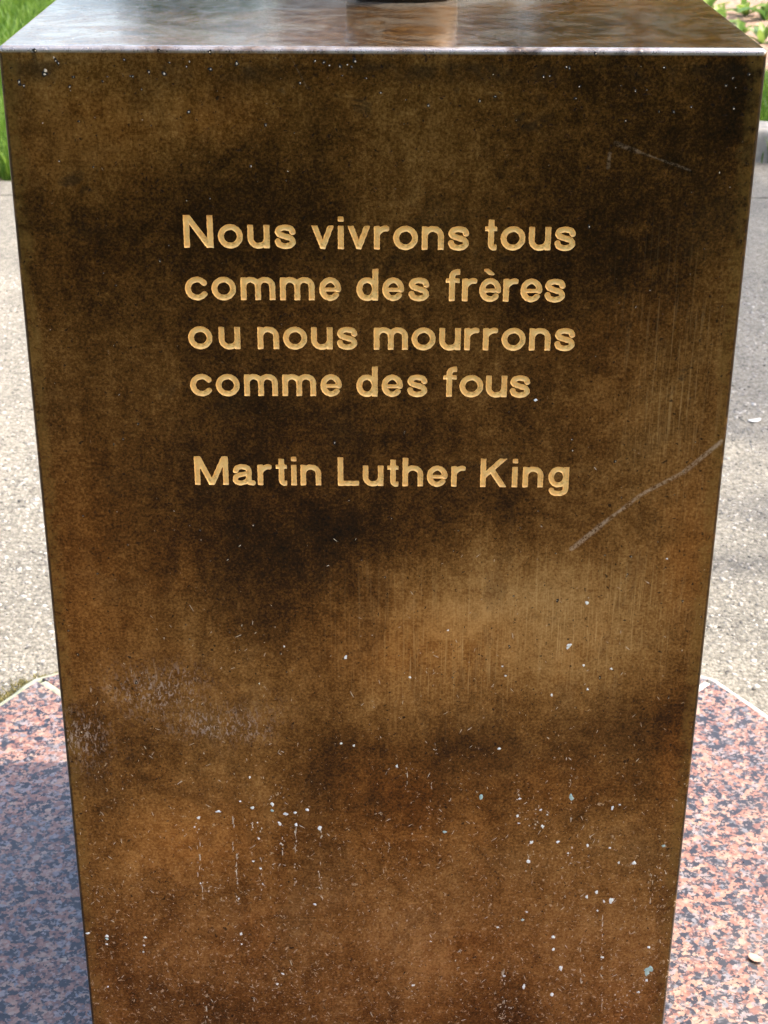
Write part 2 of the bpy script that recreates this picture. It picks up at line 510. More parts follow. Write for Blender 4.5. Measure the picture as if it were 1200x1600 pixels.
def slab_mesh():
    # one quarter: between the vertices at -45 and 45 degrees
    g = 0.005
    c = [corner[10], corner[11], corner[0], corner[1]]
    pts = [Vector((0, 0))] + c
    # inset the two mitred sides by half a joint
    n1 = Vector((math.sin(rad(45)), math.cos(rad(45))))    # inward normal at the -45 side
    n2 = Vector((math.sin(rad(45)), -math.cos(rad(45))))
    pts[0] = Vector((g * math.sqrt(2), 0))
    pts[1] = pts[1] + n1 * g
    pts[4] = pts[4] + n2 * g
    bm = bmesh.new()
    top = [bm.verts.new((p.x, p.y, 0)) for p in pts]
    bm.faces.new(top)
    r = bmesh.ops.extrude_face_region(bm, geom=bm.faces[:])
    vs = [e for e in r['geom'] if isinstance(e, bmesh.types.BMVert)]
    bmesh.ops.translate(bm, vec=(0, 0, -0.09), verts=vs)
    bmesh.ops.recalc_face_normals(bm, faces=bm.faces)
    ed = [e for e in bm.edges if all(abs(v.co.z) < 1e-6 for v in e.verts)]
    bmesh.ops.bevel(bm, geom=ed, offset=0.0025, segments=2, profile=0.5, affect='EDGES')
    me = bpy.data.meshes.new('granite_slab')
    bm.to_mesh(me)
    bm.free()
    me.materials.append(GRANITE)
    return me


sm_ = slab_mesh()
for k in range(4):
    o = mesh_obj('granite_slab', sm_, None, plat)
    o.rotation_euler.z = rad(90 * k)
for k in range(4):        # mortar in the mitres
    bm = bmesh.new()
    bmesh.ops.create_cube(bm, size=1)
    bmesh.ops.scale(bm, vec=(GR - 0.02, 0.0104, 0.05), verts=bm.verts)
    bmesh.ops.translate(bm, vec=(GR / 2, 0, -0.0262), verts=bm.verts)
    o = bm_obj('mortar_joint', bm, MOSSY if k == 1 else MORTAR, plat)
    o.rotation_euler.z = rad(45 + 90 * k)
# mortar fillet against the concrete: a low ridge that runs round the platform
bm = bmesh.new()
prof = [(-0.001, -0.020), (0.0005, -0.003), (0.006, -0.0015), (0.013, -0.006), (0.017, -0.02)]
rings = []
NN = 12 * 24
rnd = random.Random(3)
for i in range(NN):
    k, t = divmod(i, 24)
    a, b = corner[k], corner[(k + 1) % 12]
    p = a.lerp(b, t / 24)
    n = ((a + b) / 2).normalized()
    if t == 0:
        n = a.normalized()
    wv = 1 + 0.5 * (mnoise.noise(Vector((p.x * 14, p.y * 14, 2))))
    rings.append([bm.verts.new((p.x + n.x * o_ * (wv if o_ > 0.004 else 1), p.y + n.y * o_ * (wv if o_ > 0.004 else 1), z_ + (0.0012 * mnoise.noise(Vector((p.x * 40, p.y * 40, 5))) if 0.002 < o_ < 0.014 else 0))) for o_, z_ in prof])
for i in range(NN):
    A, B = rings[i], rings[(i + 1) % NN]
    for j in range(len(prof) - 1):
        bm.faces.new((A[j], A[j + 1], B[j + 1], B[j]))
bmesh.ops.recalc_face_normals(bm, faces=bm.faces)
for f_ in bm.faces:
    f_.material_index = 1 if f_.calc_center_median().x < 0 else 0
o = bm_obj('mortar_edge', bm, MORTAR, plat, smooth=True)
o.data.materials.append(MOSSY)

# ------------------------------------------------------------------ lettering: stroke glyphs cut as grooves
W_, R_ = 0.178, 0.089            # stroke width, half of it (cap height = 1)


def arc(cx, cy, rx, ry, a0, a1, n=22):
    return [(cx + rx * math.cos(rad(a0 + (a1 - a0) * i / n)), cy + ry * math.sin(rad(a0 + (a1 - a0) * i / n))) for i in range(n + 1)]


def spline(pts, n=7):
    out = []
    P = [pts[0]] + list(pts) + [pts[-1]]
    for i in range(1, len(P) - 2):
        p0, p1, p2, p3 = (np.array(P[i + d]) for d in (-1, 0, 1, 2))
        for k in range(n):
            t = k / n
            out.append(tuple(0.5 * (2 * p1 + (p2 - p0) * t + (2 * p0 - 5 * p1 + 4 * p2 - p3) * t * t + (3 * p1 - p0 - 3 * p2 + p3) * t ** 3)))
    out.append(tuple(pts[-1]))
    return out


X = 0.72
CY0, CY1 = -0.012, 0.732


def stem(x, y0, y1):
    return ([(x, y0 - 0.2), (x, y1 + 0.2)], R_, (-9, 9, y0, y1))


def bar(y, x0, x1, r=0.068):
    return ([(x0 - 0.2, y), (x1 + 0.2, y)], r, (x0, x1, -9, 9))


def S_(pts, r=R_, clip=(-9, 9, -9, 9)):
    return (pts, r, clip)


E_ = [S_(arc(.33, .36, .2425, .284, -3, 318, 40)), bar(.345, .10, .60, .062)]
NARCH = S_([(.0875, .40)] + arc(.33, .41, .2425, .234, 168, 0) + [(.5725, -.2)], R_, (-9, 9, 0, 9))
GL = {
    'N': (.88, [stem(.0875, 0, 1), stem(.7925, 0, 1), S_([(.02, 1.1), (.86, -.1)], .092, (0, .88, 0, 1))]),
    'o': (.74, [S_(arc(.37, .36, .2825, .284, 0, 360, 44))]),
    'u': (.66, [S_([(.0875, .95), (.0875, .34)] + arc(.33, .31, .2425, .234, 180, 345), R_, (-9, 9, -9, X)), stem(.5725, 0, X)]),
    's': (.65, [S_(spline([(.545, .505), (.49, .605), (.325, .645), (.165, .605), (.108, .515), (.17, .425), (.325, .372), (.485, .315), (.545, .21), (.485, .11), (.325, .074), (.16, .115), (.098, .225)]))]),
    'v': (.67, [S_([(.0, .95), (.335, .055), (.67, .95)], .085, (0, .67, 0, X))]),
    'i': (.178, [stem(.089, 0, X), stem(.089, .845, 1)]),
    'r': (.46, [stem(.0875, 0, X), S_(arc(.345, .39, .2575, .255, 175, 82), R_, (-9, .455, -9, 9))]),
    'n': (.66, [stem(.0875, 0, X), NARCH]),
    'h': (.66, [stem(.0875, 0, 1), NARCH]),
    't': (.37, [S_([(.185, 1.2), (.185, .20)] + arc(.275, .175, .09, .1, 180, 270, 8) + [(.5, .075)], R_, (-9, .36, -9, .93)), bar(.65, 0, .36, .07)]),
    'c': (.66, [S_(arc(.365, .36, .2775, .284, 38, 322, 36))]),
    'm': (1.05, [stem(.0875, 0, X), S_([(.0875, .42)] + arc(.306, .43, .2187, .214, 168, 0) + [(.5247, -.2)], R_, (-9, 9, 0, 9)),
                 S_([(.525, .42)] + arc(.743, .43, .2187, .214, 168, 0) + [(.9617, -.2)], R_, (-9, 9, 0, 9))]),
    'e': (.66, E_),
    'è': (.66, E_ + [S_([(.19, 1.0), (.37, .86)], .07, (-9, 9, .83, 1.03))]),
    'd': (.66, [S_(arc(.325, .36, .2375, .284, 0, 360, 44)), stem(.5725, 0, 1)]),
    'f': (.43, [S_([(.19, -.2), (.19, .76)] + arc(.325, .79, .135, .125, 180, 85, 10) + [(.6, .925)], R_, (-9, .425, 0, 9)), bar(.65, 0, .42, .07)]),
    'M': (1.08, [stem(.0875, 0, 1), stem(.9925, 0, 1), S_([(.04, 1.15), (.54, .03), (1.04, 1.15)], .088, (0, 1.08, 0, 1))]),
    'a': (.69, [S_(spline([(.115, .50), (.165, .60), (.32, .645), (.47, .605), (.53, .50), (.53, .17), (.56, .09), (.66, .08)])),
                S_(spline([(.53, .405), (.30, .37), (.14, .31), (.0925, .2), (.15, .1), (.27, .074), (.43, .12), (.53, .25)]), .082)]),
    'L': (.68, [stem(.0875, 0, 1), S_([(-.2, .0875), (1, .0875)], R_, (0, .68, 0, 9))]),
    'K': (.85, [stem(.0875, 0, 1), S_([(.0, .27), (.86, 1.13)], .088, (0.02, .84, 0, 1)), S_([(.34, .62), (.82, -.12)], .094, (0, .85, 0, 1))]),
    'g': (.66, [S_(arc(.325, .37, .2375, .275, 0, 360, 44)), S_([(.5725, .95), (.5725, -.02)] + spline([(.5725, -.02), (.545, -.135), (.45, -.195), (.31, -.21), (.17, -.175), (.115, -.09)]), R_, (-9, 9, -9, X))]),
}
HSTEP = 0.0196


def seg_dist(px, py, pts):
    d = np.full(px.shape, 9.0)
    for (ax, ay), (bx, by) in zip(pts[:-1], pts[1:]):
        dx, dy = bx - ax, by - ay
        L2 = dx * dx + dy * dy + 1e-12
        t = np.clip(((px - ax) * dx + (py - ay) * dy) / L2, 0, 1)
        d = np.minimum(d, np.hypot(px - ax - t * dx, py - ay - t * dy))
    return d


def glyph_sdf(ch, px, py):
    best = np.full(px.shape, 9.0)
    for pts, r, (x0, x1, y0, y1) in GL[ch][1]:
        d = seg_dist(px, py, pts) - r
        q = np.maximum(np.maximum(x0 - px, px - x1), np.maximum(y0 - py, py - y1))
        # softly rounded intersection, as a round cutter leaves
        a, b = d + 0.009, q + 0.009
        d2 = np.minimum(np.maximum(a, b), 0) + np.hypot(np.maximum(a, 0), np.maximum(b, 0)) - 0.009
        best = np.minimum(best, d2)
    wob = 0.003 * np.sin(px * 31 + py * 17 + ord(ch)) + 0.003 * np.sin(py * 43 - px * 29 + 2 * ord(ch))
    return best + wob


def glyph_build(ch):
    w = GL[ch][0]
    xs = np.arange(-0.06, w + 0.07, HSTEP) + 0.0037
    ys = np.arange(-0.36, 1.10, HSTEP) + 0.0029
    gx, gy = np.meshgrid(xs, ys, indexing='ij')
    sd = glyph_sdf(ch, gx, gy)
    sd[np.abs(sd) < HSTEP * 0.04] = HSTEP * 0.04
    verts, key = [], {}

    def vert(k, x, y, d):
        if k not in key:
            key[k] = len(verts)
            verts.append((x, y, d))
        return key[k]

    def cornerv(i, j):
        u = min(-sd[i, j] / (R_ * 0.42), 1.0)
        return vert(('c', i, j), xs[i], ys[j], u * (2 - u))

    def cross(i0, j0, i1, j1):
        a, b = sorted(((i0, j0), (i1, j1)))
        s0, s1 = sd[a], sd[b]
        t = s0 / (s0 - s1)
        return vert(('e', a, b), xs[a[0]] + t * (xs[b[0]] - xs[a[0]]), ys[a[1]] + t * (ys[b[1]] - ys[a[1]]), 0.0)
    faces, segs = [], []
    for i in range(len(xs) - 1):
        for j in range(len(ys) - 1):
            q = [(i, j), (i + 1, j), (i + 1, j + 1), (i, j + 1)]
            ins = [sd[c] < 0 for c in q]
            if not any(ins):
                continue
            poly, cr = [], []
            for k in range(4):
                a, b = q[k], q[(k + 1) % 4]
                if ins[k]:
                    poly.append(cornerv(*a))
                if ins[k] != ins[(k + 1) % 4]:
                    c = cross(*a, *b)
                    poly.append(c)
                    cr.append(c)
            faces.append(poly)
            if len(cr) == 2:
                segs.append(tuple(cr))
            elif len(cr) == 4:
                if ins[0]:
                    segs += [(cr[0], cr[1]), (cr[2], cr[3])]
                else:
                    segs += [(cr[0], cr[1]), (cr[2], cr[3])]
    return verts, faces, segs


CAP = 0.0285
DEPTH = 0.0021
gcache = {}


def glyph(ch):
    if ch not in gcache:
        v, f, s = glyph_build(ch)
        me = bpy.data.meshes.new('letter')
        me.from_pydata([(x * CAP, d * DEPTH, y * CAP) for x, y, d in v], [], [tuple(p) for p in f])
        me.update()
        me.polygons.foreach_set('use_smooth', [True] * len(f))
        me.materials.append(GOLD)
        gcache[ch] = (me, v, s)
    return gcache[ch]


# words: text, left pixel, right pixel, baseline pixel at left and right
WORDS = [('Nous', 288, 463, 387, 388.5), ('vivrons', 487, 733, 389, 391), ('tous', 757, 899, 390.5, 391.5),
         ('comme', 290, 533, 468.5, 469.5), ('des', 557, 671, 469.5, 470), ('frères', 696, 883, 470.5, 472),
         ('ou', 295, 376, 545, 545.5), ('nous', 403, 559, 545.5, 546), ('mourrons', 584, 898, 546.5, 548),
         ('comme', 298, 534, 618.5, 619), ('des', 557, 668, 619.5, 619.7), ('fous', 692, 828, 620, 621),
         ('Martin', 305, 502, 757.5, 758.5), ('Luther', 528, 727, 759, 760.5), ('King', 750, 888, 761, 762)]
ped = empty('inscribed_pedestal', (0, 0, 0))
tag(ped, 'tall brown patinated bronze block with gilded engraved French inscription', 'pedestal')
placed = []
for text, u0, u1, v0, v1 in WORDS:
    a, b = on_face(u0, v0), on_face(u1, v1)
    ws = [GL[c][0] for c in text]
    gap = ((b.x - a.x) / CAP - sum(ws)) / (len(text) - 1)
    cx = 0.0
    tot = (b.x - a.x) / CAP
    for c, w in zip(text, ws):
        t = cx / tot
        placed.append((c, a.x + cx * CAP, a.z + (b.z - a.z) * t))
        cx += w + gap
for c, x0, z0 in placed:
    mesh_obj('letter', glyph(c)[0], None, ped, (x0, 0, z0))

# the block: rounded box whose front face is re-cut round the letters
HW, DP = 0.3125, 0.625
bm = bmesh.new()
bmesh.ops.create_cube(bm, size=1)
bmesh.ops.scale(bm, vec=(2 * HW, DP, BH), verts=bm.verts)
bmesh.ops.translate(bm, vec=(0, DP / 2, BH / 2), verts=bm.verts)
bmesh.ops.bevel(bm, geom=bm.edges[:], offset=0.0042, segments=6, profile=0.5, affect='EDGES')
front = [f for f in bm.faces if f.normal.y < -0.999 and f.calc_area() > 0.1][0]
fc = [v.co.copy() for v in front.verts]
bmesh.ops.delete(bm, geom=[front], context='FACES_ONLY')
pts2 = [Vector((c.x, c.z)) for c in fc]
edges = [(i, (i + 1) % len(fc)) for i in range(len(fc))]
for c, x0, z0 in placed:
    me, v, s = glyph(c)
    base = len(pts2)
    used = {}
    for a_, b_ in s:
        for q_ in (a_, b_):
            if q_ not in used:
                used[q_] = len(pts2)
                pts2.append(Vector((x0 + v[q_][0] * CAP, z0 + v[q_][1] * CAP)))
        edges.append((used[a_], used[b_]))
cv, ce, cf, _, _, _ = delaunay_2d_cdt(pts2, edges, [], 0, 1e-7)
cen = np.array([[sum(cv[i].x for i in f) / 3, sum(cv[i].y for i in f) / 3] for f in cf])
inside = np.zeros(len(cf), bool)
for c, x0, z0 in placed:
    px_ = (cen[:, 0] - x0) / CAP
    py_ = (cen[:, 1] - z0) / CAP
    sel = np.where((px_ > -0.05) & (px_ < GL[c][0] + 0.05) & (py_ > -0.33) & (py_ < 1.08))[0]
    if len(sel):
        inside[sel] |= glyph_sdf(c, px_[sel], py_[sel]) < 0
nv = [bm.verts.new((p.x, 0, p.y)) for p in cv]
for f, ins in zip(cf, inside):
    if not ins:
        try:
            fa = bm.faces.new([nv[i] for i in f])
            fa.normal_update()
            if fa.normal.y > 0:
                fa.normal_flip()
        except ValueError:
            pass
bmesh.ops.delete(bm, geom=[v for v in bm.verts if not v.link_faces], context='VERTS')
bmesh.ops.remove_doubles(bm, verts=[v for v in bm.verts if abs(v.co.y) < 1e-5 and (abs(abs(v.co.x) - HW) < 0.008 or v.co.z < 0.008 or v.co.z > BH - 0.008)], dist=2e-6)
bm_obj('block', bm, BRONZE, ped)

# mineral drips and splash marks on the face: thin domed deposits, and painted pit glints
def spots(name, items, mat, lift, seed, grow=1.0, twist=False, smooth=True):
    rnd = random.Random(seed)
    V, F = [], []
    for (u, v, rpx, asp) in items:
        c = on_face(u, v)
        r = rpx * 0.000533 * grow
        n = 9
        ph = rnd.random() * 6.28
        b0 = len(V)
        V.append((c.x, -lift, c.z))
        rr = [rnd.uniform(0.45, 1.25) for _ in range(n)]
        tw = rnd.uniform(-1.2, 1.2) if twist else 0.0
        ct, st_ = math.cos(tw), math.sin(tw)
        for ring_, dy in ((0.72, -lift * 0.85), (1.0, 0.00006)):
            for k in range(n):
                a = ph + 6.283 * k / n
                ax_, az_ = math.cos(a) * r * rr[k] * ring_, math.sin(a) * r * asp * rr[k] * ring_
                V.append((c.x + ax_ * ct - az_ * st_, dy, c.z + ax_ * st_ + az_ * ct))
        for k in range(n):
            k2 = (k + 1) % n
            F.append((b0, b0 + 1 + k2, b0 + 1 + k))
            F.append((b0 + 1 + k, b0 + 1 + k2, b0 + 1 + n + k2))
            F.append((b0 + 1 + k, b0 + 1 + n + k2, b0 + 1 + n + k))
    o = mesh_obj(name, np_mesh(name, V, F, smooth), mat, ped)
    o['kind'] = 'stuff'
    return o


rnd = random.Random(11)
white, teal, tiny, runs = [], [], [], []
A = lambda x, y: (100 + x / 2.4, 1200 + y / 2.4)
B = lambda x, y: (600 + x / 2.4, 1200 + y / 2.4)
for (x, y, r, s) in [(505, 187, 5, .7), (580, 163, 6, .6), (705, 150, 5, .9), (780, 135, 4.5, 1.5), (832, 172, 5, .8), (868, 168, 3.5, 1), (912, 157, 4.5, .8),
                     (808, 208, 4.5, 1.1), (870, 213, 4, 1), (960, 227, 4.5, 1.3), (660, 125, 2.5, 1), (490, 222, 2, 1), (940, 512, 5, .6), (160, 630, 5, 1), (160, 660, 3, 1),
                     (305, 635, 4, .8), (300, 665, 3, 1), (298, 690, 2.2, 1), (90, 620, 4, .8), (165, 820, 3, 1), (820, 772, 3.5, 1), (800, 810, 3, 1), (665, 622, 3.5, 1.3),
                     (665, 660, 2.5, 1), (725, 205, 2, 1), (730, 265, 2.5, 1.2), (710, 350, 2.7, 1.3), (737, 378, 2.6, 1.2), (745, 435, 2, 1.3), (513, 433, 2.2, 1.2), (655, 490, 1.8, 1.4)]:
    white.append((*A(x, y), r * 0.62, s))
for (x, y, r, s) in [(588, 157, 3, 1), (612, 175, 2.6, 1), (595, 220, 3.5, 1.4), (553, 280, 4.5, 1.2), (543, 350, 4.6, 1), (652, 278, 3.6, 1.1), (763, 290, 3.8, 1.5), (938, 357, 5.6, 1.05),
                     (797, 465, 4, 1.4), (760, 482, 3, 2), (852, 497, 5, 1.5), (825, 500, 2.5, 1.6), (800, 535, 2.6, 1), (857, 150, 3, 1.6), (885, 138, 4, .4), (505, 207, 4, .5), (510, 115, 4, .5),
                     (690, 320, 2.6, .8), (847, 300, 2.4, 1), (635, 635, 5, 1), (635, 682, 3.6, 1.4), (663, 752, 4, 2), (523, 820, 3.6, 2), (630, 850, 4.2, 1.2), (993, 672, 3, 1.5), (985, 797, 4, 1.2),
                     (955, 840, 4, .8), (818, 710, 4, .8), (880, 355, 3, 1), (535, 540, 2.6, 1), (425, 597, 4, .5), (110, 815, 5, .6), (175, 650, 3, .5), (500, 180, 3.2, 1.4), (450, 780, 4, .8)]:
    white.append((*B(x, y), r * 0.62, s))
for (f_, x, y, r, s) in [(B, 703, 110, 5, 1.8), (B, 362, 110, 4, 2), (B, 1050, 292, 5, .9), (B, 993, 755, 9, 1), (B, 985, 770, 5, 1.6), (B, 228, 240, 4, .8), (B, 520, 570, 4, 1), (A, 780, 160, 4, .8), (A, 160, 640, 4, 1)]:
    teal.append((*f_(x, y), r * 0.62, s))
for f_, x, y0, y1, dx in [(A, 505, 230, 440, 5), (A, 635, 190, 330, 3), (A, 648, 330, 500, 3), (A, 707, 205, 255, 3), (A, 728, 260, 300, 2), (A, 739, 340, 490, 4), (A, 818, 262, 325, 3), (A, 868, 228, 440, 3),
                          (A, 710, 815, 905, 5), (A, 530, 840, 950, 6), (B, 818, 560, 930, 2), (B, 740, 640, 900, 5), (B, 885, 790, 930, 8), (B, 447, 760, 950, 6), (B, 540, 290, 350, 2), (B, 1000, 400, 500, 8),
                          (B, 505, 20, 200, 5), (B, 700, 0, 200, 3), (B, 85, 0, 80, 3), (A, 960, 240, 460, 5), (A, 520, 430, 520, 4)]:
    y = y0
    while y < y1:
        if rnd.random() < 0.45:
            runs.append((*f_(x + rnd.uniform(-dx, dx), y), rnd.uniform(0.35, 1.1), rnd.uniform(3, 9)))
        else:
            tiny.append((*f_(x + rnd.uniform(-dx, dx) * 1.6, y), rnd.uniform(0.4, 1.5), rnd.uniform(0.7, 2.4)))
        y += rnd.expovariate(1 / 13.0) + 2
for f_, x, y in [(A, 885, 855), (A, 660, 640), (A, 800, 820), (B, 955, 830), (B, 880, 850), (A, 570, 440), (B, 690, 340), (B, 560, 180), (B, 1020, 420), (B, 120, 820), (B, 480, 900)]:
    for _ in range(16):
        tiny.append((*f_(x + rnd.gauss(0, 24), y + rnd.gauss(0, 24)), rnd.uniform(0.6, 1.5), rnd.uniform(0.5, 1.6)))
for _ in range(300):            # general splash specks, denser low down
    v = 1600 - abs(rnd.gauss(0, 1)) * 260
    u = rnd.uniform(100, 1090)
    if 150 + (1600 - v) * -0.09 < u < 1045 + (1600 - v) * 0.09:
        tiny.append((u, v, rnd.uniform(0.45, 1.25), rnd.choice((0.35, 0.6, 1, 1, 1.8))))
Z = lambda x, y: (x / 2, y / 2)
glint = []
for (x, y, r) in [(110, 158, 3), (141, 222, 5), (140, 232, 4), (168, 180, 2.5), (174, 190, 2.5), (183, 198, 2), (60, 257, 3), (74, 268, 2.5), (218, 272, 2.5), (230, 241, 2), (388, 187, 2), (513, 230, 3.4), (592, 192, 3), (655, 163, 2.4), (658, 216, 3),
                  (740, 199, 3), (465, 226, 2), (530, 196, 2), (415, 240, 2), (275, 150, 1.8), (498, 158, 1.8), (1012, 195, 2.4), (1030, 205, 2.4), (1062, 208, 2.4), (1085, 203, 2.2), (1110, 192, 2.6), (938, 260, 2), (1190, 290, 2.6), (1145, 245, 1.8), (445, 375, 2), (590, 350, 2.4), (985, 190, 2)]:
    glint.append((*Z(x, y), r * 0.62, rnd.uniform(0.7, 1.4)))
for (x, y, r) in [(662, 168, 2.2), (570, 210, 2), (580, 213, 2), (803, 207, 1.8), (875, 211, 2.2), (341, 233, 2), (348, 302, 2.6), (518, 238, 2), (610, 271, 2), (600, 308, 2), (1068, 268, 2.2), (1093, 340, 2.6), (960, 335, 2), (906, 350, 1.8), (140, 330, 2), (755, 378, 2), (1142, 233, 2.4), (1090, 245, 2)]:
    glint.append((300 * 2 + x / 2, y / 2, r * 0.62, rnd.uniform(0.7, 1.4)))
for (u, v, r) in [(540, 1027, 3.2), (620, 1197, 3.4), (405, 1068, 2), (444, 1010, 1.6), (533, 1162, 2.4), (553, 1165, 2.2), (390, 1215, 2), (890, 1008, 5), (888, 1012, 3), (640, 1058, 2.5), (917, 942, 3.2), (1042, 873, 2.4), (837, 625, 3), (785, 1041, 1.6), (790, 1056, 1.8), (700, 985, 2), (912, 1040, 3), (955, 1045, 3), (780, 1170, 3), (862, 1086, 2.4), (918, 1077, 2.4)]:
    white.append((u, v, r * 0.7, rnd.uniform(0.7, 1.4)))
for _ in range(190):
    u, v = rnd.uniform(40, 1150), rnd.uniform(90, 1100)
    if u > 20 + (v - 75) * 0.09 and u < 1185 - (v - 75) * 0.1 and not (280 < u < 905 and (330 < v < 625 or 710 < v < 775)):
        glint.append((u, v, rnd.uniform(0.5, 1.2), rnd.uniform(0.5, 1.8)))
LIME = mat_simple('lime deposit', (0.62, 0.61, 0.55), (0.84, 0.84, 0.79), 300, 0.8, 0.3, 0.0003)
VERD = mat_simple('verdigris', (0.22, 0.34, 0.30), (0.48, 0.58, 0.52), 240, 0.85, 0.3, 0.0003)
FLECK = mat_simple('rubbed fleck and glint', (0.36, 0.27, 0.16), (0.66, 0.57, 0.44), 300, 0.6, 0.2, 0.0003)
sliver = []
for _ in range(1500):
    v = 1610 - abs(rnd.gauss(0, 1)) * 280
    u = rnd.uniform(20, 1180)
    if 150 - (1600 - v) * 0.09 < u < 1040 + (1600 - v) * 0.09 and not (280 < u < 905 and v < 790):
        sliver.append((u, v, rnd.uniform(0.28, 0.6), rnd.choice((1.5, 3, 4, 6, 9))))
spots('lime_spots', white, LIME, 0.0003, 1, 1.6)
spots('verdigris_spots', teal, VERD, 0.0003, 2, 1.6)
spots('splash_specks', tiny, FLECK, 0.0002, 3, 1.2)
spots('drip_runs', runs, FLECK, 0.00012, 7, 1.2)
spots('scratch_flecks', sliver, FLECK, 0.00012, 5, 1.5, True)
PIT = mat_simple('pit', (0.006, 0.004, 0.003), (0.012, 0.009, 0.006), 100, 0.6, 0.1, 0.0002)
spots('casting_pits', [(u + rnd.uniform(-1, 1), v - 0.3, r * 2.0, a) for u, v, r, a in glint if rnd.random() < 0.75], PIT, 0.00008, 6, 1.3)
spots('painted_glints', glint, FLECK, 0.0002, 4, 0.95)  # glints at the casting pits, painted as pale flecks

# ------------------------------------------------------------------ the bust whose foot stands on the top
FT = on_ground(629, 9, BH)
bust = empty('bronze_bust', (FT.x, FT.y + 0.048, BH))
tag(bust, 'dark bronze bust on a low round foot standing on top of the inscribed block', 'bust')


def lathe(name, prof, mat, parent, n=64, sx=1, sy=1):
    bm = bmesh.new()
    rings = [[bm.verts.new((math.cos(6.28318 * k / n) * r * sx, math.sin(6.28318 * k / n) * r * sy, z)) for k in range(n)] for r, z in prof]
    for a, b in zip(rings[:-1], rings[1:]):
        for k in range(n):
            bm.faces.new((a[k], a[(k + 1) % n], b[(k + 1) % n], b[k]))
    bm.faces.new(rings[-1])
    bm.faces.new(list(reversed(rings[0])))
    return bm_obj(name, bm, mat, parent, smooth=True)


DARKB = mat_simple('dark bronze', (0.08, 0.055, 0.038), (0.20, 0.15, 0.105), 40, 0.4, 0.3, 0.002)
DARKB.node_tree.nodes['Principled BSDF'].inputs['Metallic'].default_value = 0.6
lathe('foot', [(0.044, 0.0), (0.044, 0.0035), (0.0525, 0.0037), (0.054, 0.005), (0.054, 0.045), (0.051, 0.05), (0.045, 0.055), (0.04, 0.08), (0.05, 0.13)], DARKB, bust, sx=1, sy=0.6)
bm = bmesh.new()
for (x, y, z, rx, ry, rz) in [(0, 0, .22, .10, .085, .12), (-.11, .01, .27, .09, .075, .085), (.11, .01, .27, .09, .075, .085), (0, .0, .30, .10, .08, .09), (0, .005, .38, .052, .055, .09), (0, -.012, .49, .076, .096, .115), (0, -.105, .475, .016, .022, .024)]:
    r = bmesh.ops.create_icosphere(bm, subdivisions=4, radius=1)
    bmesh.ops.scale(bm, vec=(rx, ry, rz), verts=r['verts'])
    bmesh.ops.translate(bm, vec=(x, y, z), verts=r['verts'])
tor = bm_obj('head_and_shoulders', bm, DARKB, bust, smooth=True)
rm = tor.modifiers.new('remesh', 'REMESH')
rm.mode = 'VOXEL'
rm.voxel_size = 0.009
rm.use_smooth_shade = True
smo = tor.modifiers.new('smooth', 'SMOOTH')
smo.iterations = 6

# ------------------------------------------------------------------ grass, bed, plants, edging stones
rs = np.random.RandomState(5)


def blades(name, n, xr, yr, hr, mat, keep=None, z0=-0.03, wid=0.0045, lean=0.5):
    x = rs.uniform(*xr, n)
    y = rs.uniform(*yr, n)
    if keep is not None:
        k = keep(x, y)
        x, y = x[k], y[k]
        n = len(x)
    patch = 0.75 + 0.5 * np.sin(x * 2.1 + 1.3 * np.sin(y * 1.7)) * np.sin(y * 2.7 + x)
    h = rs.uniform(*hr, n) * (0.75 + 0.35 * patch)
    a = rs.uniform(0, 6.283, n)
    lx, ly = np.cos(a) * h * lean * rs.uniform(0.2, 1.2, n), np.sin(a) * h * lean * rs.uniform(0.2, 1.2, n)
    b = rs.uniform(0, 6.283, n)
    w = wid * rs.uniform(0.6, 1.3, n)
    wx, wy = np.cos(b) * w, np.sin(b) * w
    z = np.full(n, z0)
    V = np.empty((n, 5, 3))
    V[:, 0] = np.stack([x - wx, y - wy, z], 1)
    V[:, 1] = np.stack([x + wx, y + wy, z], 1)
    V[:, 2] = np.stack([x + lx * .35 + wx * .8, y + ly * .35 + wy * .8, z + h * .6], 1)
    V[:, 3] = np.stack([x + lx * .35 - wx * .8, y + ly * .35 - wy * .8, z + h * .6], 1)
    V[:, 4] = np.stack([x + lx, y + ly, z + h], 1)
    i0 = np.arange(n)[:, None] * 5
    F = np.concatenate([i0 + np.array([[0, 1, 2]]), i0 + np.array([[0, 2, 3]]), i0 + np.array([[3, 2, 4]])], 0)
    me = np_mesh(name, V.reshape(-1, 3), F)
    at = me.attributes.new('tint', 'FLOAT', 'POINT')
    t = np.clip(rs.normal(0.45, 0.22, n) + 0.15 * (patch - 0.75), 0, 1)
    at.data.foreach_set('value', np.repeat(t, 5).astype(np.float32))
    return mesh_obj(name, me, mat)


LAWN_Y = on_ground(30, 286, PZ).y
g = blades('grass', 190000, (-4.5, 4.5), (LAWN_Y, 9.5), (0.06, 0.13), BLADE,
           lambda x, y: ((x < 0.95) & (y > LAWN_Y + 0.06 * np.sin(x * 9) + 0.03 * np.sin(x * 23))) | ((x >= 0.95) & (y > 4.36) & (y < 5.95 + 0.12 * np.sin(x * 7))))
g['kind'] = 'stuff'
tag(g, 'bright green uncut lawn grass behind the concrete path', 'grass')

g = blades('grass_fringe', 9000, (-6, 6), (PATH_Y0 - 1.6, PATH_Y0), (0.04, 0.09), BLADE)
g['kind'] = 'stuff'
tag(g, 'short lawn grass in front of the concrete path, facing the inscription', 'grass')

